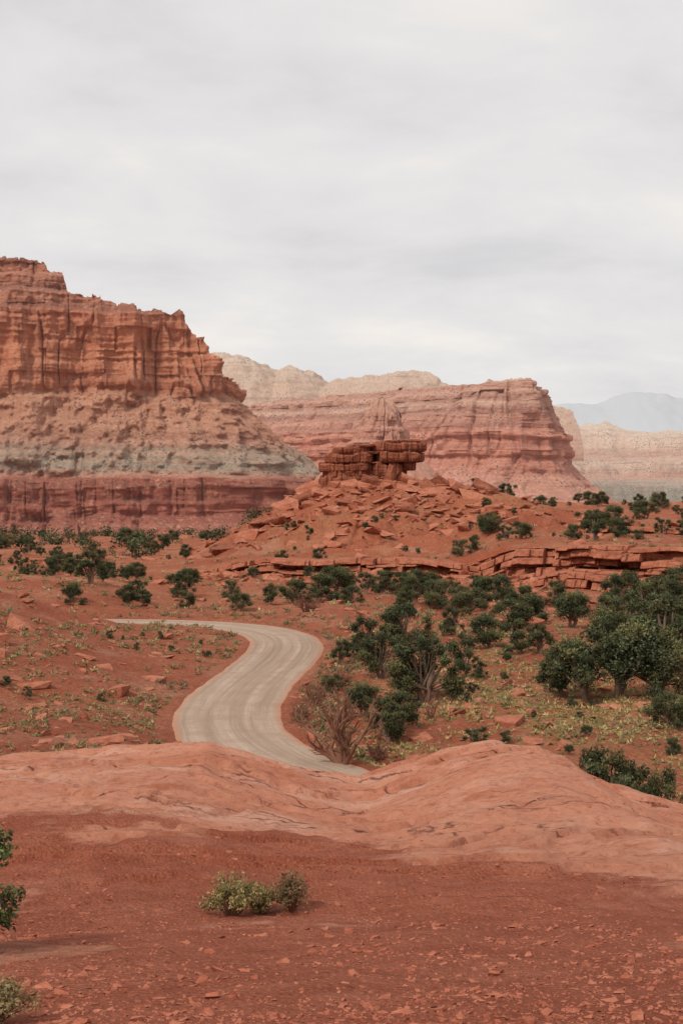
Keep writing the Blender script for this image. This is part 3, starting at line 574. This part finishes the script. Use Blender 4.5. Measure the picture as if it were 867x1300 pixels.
T=[(19,97,5.8,1.05),(16.6,96.5,4.8,1),(15.2,98,3.6,.9),(21.6,96.5,4.4,1),(24.8,109,6.2,.95),(27,120,5.6,.95),(22.5,118,4.6,.9),(5.9,98,4.8,.95),(4.2,99.5,3.,1),(7.6,97.5,1.8,1),(3.2,110,3.8,.9),(2.2,122,3.8,.9),(5.4,124,4.6,.9),(9.5,109,2.6,.9),(10.6,108,1.5,1),(9.4,101,.8,1.2),(2.7,82,2.8,.95),(3.6,85,2.4,1),(1.3,88,2.4,.9),(7.4,78,1.3,1.3),(9.2,79.5,.8,1.4),(9.4,50,4.0,.62),(10.3,51,3.6,.62),(11.2,50,3.2,.6),(12.2,49,2.6,.6),(19.4,84,2.1,1),(17,122,2.8,1.),(15.6,124,2.,1.),(16.5,138,3.8,1),(23.5,145,4.2,1),(27,143,3.8,1),(20,152,3.,1),(33,170,4.6,1),(37,163,4.6,1),(44,180,4.6,1),(31,132,4.8,1),(0,118,2.2,.9),(-.6,103,1.4,1),(13.4,131,3.2,1),(11,140,3,.9),
(-33,186,4.8,.95),(-21,190,3.6,1.05),(-12.4,172,2.3,1),(-19,176,2.2,1),(-24,172,2.2,1),(-9,178,2.8,1),(-6,180,3.2,1),(-3,182,3.8,1),(-1,196,3.8,1),(1.2,176,2.6,1),(3.4,190,3.4,1),(-14.5,186,2.8,1),(6,198,3.4,1),(8.5,192,3.6,1),(11,200,3.8,1),(9.4,178,3.8,1),(12,172,3.8,1),(14.5,168,3.4,1),(18,186,3.2,1),
(-3.8,236.5,2.6,1),(-5,222,2.2,.8),(-14,225,2.2,1),(-62,238,3.4,1),(-42,205,2.8,1),(-38,230,2.6,1),(-50,222,3.2,1),(22,236,3,.9),(26,250,3.8,1),(19.5,232,3,1),(30,238,3,1),(42,236,5,1),(46,262,4.6,1),(38,232,2.6,1),(52,270,4.6,1),(48,248,3.4,1),(35,300,3.6,1)]
for x,y,h,wf in T: tree(x,y,h,wf)
def scatter_trees(n,x0,x1,y0,y1,h0,h1_,thr,seed,name='juniper_tree'):
    r_=np.random.default_rng(seed);k=0
    while k<n:
        x,y=r_.uniform(x0,x1),r_.uniform(y0,y1)
        if vn(x*.07,y*.07,seed)<thr or abs(x)>.34*y: continue
        if rdist(np.array([x]),np.array([y]))[0]<6: continue
        if math.hypot((x-7)/15,(y-292)/18)<1: continue
        k+=1;tree(x,y,h0+(h1_-h0)*r_.random()**1.5,r_.uniform(.85,1.1),name)
scatter_trees(22,16,66,146,200,1.2,4.8,-.15,3)
scatter_trees(13,-6,22,158,206,1.0,3.6,-.2,4)
scatter_trees(22,-50,-6,164,215,.9,3.2,-.05,5)
scatter_trees(80,22,140,232,430,1.4,4.6,-.1,6)
scatter_trees(34,-90,-24,216,285,.9,3.4,-.1,7)
scatter_trees(34,-130,-26,290,420,1.5,4.6,-.1,17)
scatter_trees(16,6,30,72,130,.5,1.1,-.2,8)
scatter_trees(14,-30,-8,90,130,.35,.8,-.3,10)
scatter_trees(28,-14,44,236,290,.5,1.6,-.3,11)
def lowmass(name,pts,seed,nl=150):
    r_=np.random.default_rng(seed);C=[];K=[];SZ=[]
    for (x,y,z,h) in pts:
        ncl=3
        for j in range(ncl):
            o=r_.normal(0,.3,3)*h*[1,1,.25];m_=nl//ncl;dd=r_.normal(size=(m_,3));dd/=np.linalg.norm(dd,axis=1)[:,None]
            p=np.array([x,y,z+h*.45])+o+dd*(r_.random(m_)**.4)[:,None]*h*np.array([.45,.45,.42])
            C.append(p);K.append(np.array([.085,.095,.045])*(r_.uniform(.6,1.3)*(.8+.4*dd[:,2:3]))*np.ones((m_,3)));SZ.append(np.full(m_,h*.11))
    C=np.vstack(C);K=np.vstack(K);V,F=leaves(C,np.concatenate(SZ),r_)
    mk(name,V,F,LEAF,smooth=False,col=np.repeat(K,4,0))
pts=[]
for _ in range(9000):
    y=rng.uniform(285,470);x=-rng.uniform(.02,.30)*y-4
    if vn(x*.09,y*.05,31.)>.12 and len(pts)<115: pts.append((x,y,rng.uniform(1.2,4.4)))
P=np.array(pts);zz_=H(P[:,0],P[:,1]);lowmass('juniper_woodland',[(p[0],p[1],z-.2,p[2]) for p,z in zip(P,zz_)],1)
pts=[]
for _ in range(900):
    y=rng.uniform(470,1150);x=rng.uniform(-.3,.3)*y
    if vn(x*.02,y*.01,12.)>.1: pts.append((x,y,rng.uniform(2,4)))
P=np.array(pts);zz_=H(P[:,0],P[:,1]);lowmass('juniper_woodland',[(p[0],p[1],z-.2,p[2]) for p,z in zip(P,zz_)],2,60)

def tufts(name,X,Y,Sz,cols,seed,q=20,spiky=1.8,lf=.22):
    r_=np.random.default_rng(seed);Z=H(X,Y);n=len(X)
    dd=r_.normal(size=(n,q,3));dd[...,2]=np.abs(dd[...,2])*.9;dd/=np.linalg.norm(dd,axis=2)[...,None]
    rr=r_.random((n,q,1))**.5*Sz[:,None,None]
    C=np.stack([X,Y,Z],1)[:,None]+dd*rr*np.array([.55,.55,.6]);u=dd+r_.normal(0,.35,dd.shape);u/=np.linalg.norm(u,axis=2)[...,None]
    v=np.cross(u,r_.normal(size=u.shape));v/=np.linalg.norm(v,axis=2)[...,None]
    s=Sz[:,None,None]*lf*r_.uniform(.7,1.3,(n,q,1))
    V=np.stack([C-u*s*spiky*.5,C+v*s*.35,C+u*s*spiky*.6,C-v*s*.35],2).reshape(-1,3)
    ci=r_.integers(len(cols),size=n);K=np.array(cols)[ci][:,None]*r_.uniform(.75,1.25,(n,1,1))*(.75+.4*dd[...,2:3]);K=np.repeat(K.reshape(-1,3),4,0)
    mk(name,V,np.arange(len(V)).reshape(-1,4),GRS,smooth=False,col=K)
n=22000;yy=1/rng.uniform(1/290.,1/56.,n);xx=rng.uniform(-.34,.32,n)*yy
nn=vn(xx*.12,yy*.12,6.)+.5*vn(xx*.5,yy*.5,3.);rd=rdist(xx,yy)
ok=(rd>4.4)&(nn+.5*rng.normal(size=n)>.1)&(np.hypot((xx-7)/14,(yy-290)/16)>1)
xx,yy=xx[ok],yy[ok];sz=(.22+.6*rng.random(len(xx))**2.5)*np.clip(yy/110,.75,1.5)
tufts('sagebrush_scrub',xx,yy,sz,[(.33,.27,.12),(.25,.22,.10),(.42,.32,.17),(.19,.18,.085),(.34,.23,.12)],21)
n=12000;yy=1/rng.uniform(1/165.,1/68.,n);xx=rng.uniform(-.02,.31,n)*yy
nn=vn(xx*.09,yy*.09,16.)+.6*vn(xx*.4,yy*.4,13.);rd=rdist(xx,yy);ok=(rd>4)&(nn+.25*rng.normal(size=n)>.02)&((xx>1.5)|(rd<9))
xx,yy=xx[ok],yy[ok];sz=.14+.3*rng.random(len(xx))**2
tufts('dry_grass',xx,yy,sz,[(.45,.34,.14),(.37,.30,.12),(.50,.38,.19),(.30,.26,.11)],22,q=10,spiky=2.6,lf=.3)
k=rng.integers(140,len(RC)-60,320);side=np.where(rng.random(320)<.8,1,-1);of=rng.uniform(4.2,7,320)
vx=RC[k,0]+nm[k,0]*of*side;vy=RC[k,1]+nm[k,1]*of*side
tufts('roadside_scrub',vx,vy,.3+.6*rng.random(320)**1.5,[(.24,.2,.1),(.34,.26,.12),(.26,.16,.1),(.13,.14,.065)],23,q=34,lf=.16)

def bare(name,x,y,h,seed,spread=.6,levels=4,r0=.12,mat=DEAD,z=None,nb=4,kk=5):
    r_=np.random.default_rng(seed);parts=[]
    def grow(p,dr,L,rad,lv):
        pts=[p];d_=dr.copy()
        for i in range(3):
            d_=d_+r_.normal(0,.16,3);d_/=np.linalg.norm(d_);pts.append(pts[-1]+d_*L/3)
        rad=max(rad,.012);parts.append(tube(pts,[rad,rad*.85,rad*.7,rad*.5],kk if lv>1 else 3))
        if lv>0:
            for j in range(3):
                q=pts[1+j%3];e=d_+r_.normal(0,spread,3);e[2]=abs(e[2])*.6+.25;e/=np.linalg.norm(e);grow(q,e,L*r_.uniform(.5,.78),rad*.6,lv-1)
    for b in range(nb):
        a=r_.uniform(0,6.28);grow(np.array([0,0,-.1*h]),np.array([math.cos(a)*spread*.8,math.sin(a)*spread*.8,1.]),h*.42,r0,levels)
    V,F=join(parts);ob=mk(name,V,F,mat,smooth=True);ob.location=(x,y,h1(x,y) if z is None else z);return ob
bare('dead_tree',.1,74.5,5.2,1,r0=.2,nb=4,spread=.38)
bare('bare_shrub',-2.0,93,2.6,2,spread=.8,r0=.07,nb=6)
bare('bare_shrub',-2.6,88,1.8,3,spread=.8,r0=.05,nb=6)
bare('bare_shrub',1.8,76,1.7,4,spread=.9,r0=.05,nb=5)
bare('bare_shrub',5.6,88,1.8,5,spread=.5,r0=.06,nb=3)
bare('bare_shrub',-4.2,163,3.2,6,spread=.9,r0=.09,nb=8)
bare('bare_shrub',.3,106,2,7,spread=.9,r0=.06,nb=6)
def shrub(name,x,y,w,h,seed,cols,nl=2600,ls=.013,z=None):
    r_=np.random.default_rng(seed);parts=[];tips=[]
    for i in range(90):
        a=r_.uniform(0,6.28);e=r_.random()**.6;tp=np.array([math.cos(a)*e*w*.5,math.sin(a)*e*w*.5,h*r_.uniform(.55,1.)*math.sqrt(max(.08,1-(e*.92)**2))])
        md=tp*[.45,.45,.55]+r_.normal(0,.012,3);parts.append(tube([np.array([tp[0]*.05,tp[1]*.05,-.02]),md,tp],[.005,.0035,.0012],4));tips.append((md,tp))
    V,F=join(parts);nv,nb=len(V),len(F);C=[];K=[]
    for md,tp in tips:
        m_=nl//90;t_=r_.uniform(.1,1.12,m_)[:,None];C.append(md+(tp-md)*t_+r_.normal(0,.014,(m_,3)))
        K.append(np.array(cols[r_.integers(len(cols))])*r_.uniform(.7,1.3,(m_,1)))
    C=np.vstack(C);K=np.vstack(K);lv,lf=leaves(C,ls,r_,2.2)
    ob=mk(name,np.vstack([V,lv]),np.vstack([F,lf+nv]),[DEAD,GRS],smooth=False,col=np.vstack([np.full((nv,3),.15),np.repeat(K,4,0)]),mi=np.r_[np.zeros(nb),np.ones(len(lf))])
    ob.location=(x,y,float(S(np.array([x]),np.array([y]))[0]) if z is None else z);return ob
gcol=[(.28,.23,.08),(.36,.29,.12),(.21,.19,.07),(.42,.31,.15)]
shrub('desert_shrub',-.84,10.9,.5,.33,1,gcol,3800)
shrub('desert_shrub',-.62,11.15,.3,.24,5,gcol,1500)
shrub('desert_shrub',-.40,11.2,.36,.34,2,[(.22,.15,.075),(.18,.14,.06),(.30,.17,.09)],1900)
shrub('desert_shrub',-1.52,6.1,.42,.2,3,[(.26,.20,.09),(.33,.24,.12)],2400,ls=.012)
me=juniper(40,h=1.0,w=.75,nl=6500,ls=.024,hue=1);ob=bpy.data.objects.new('juniper_tree',me);sc.collection.objects.link(ob);ob.location=(-2.17,8.3,float(S(np.array([-2.17]),np.array([8.3]))[0])-.02)
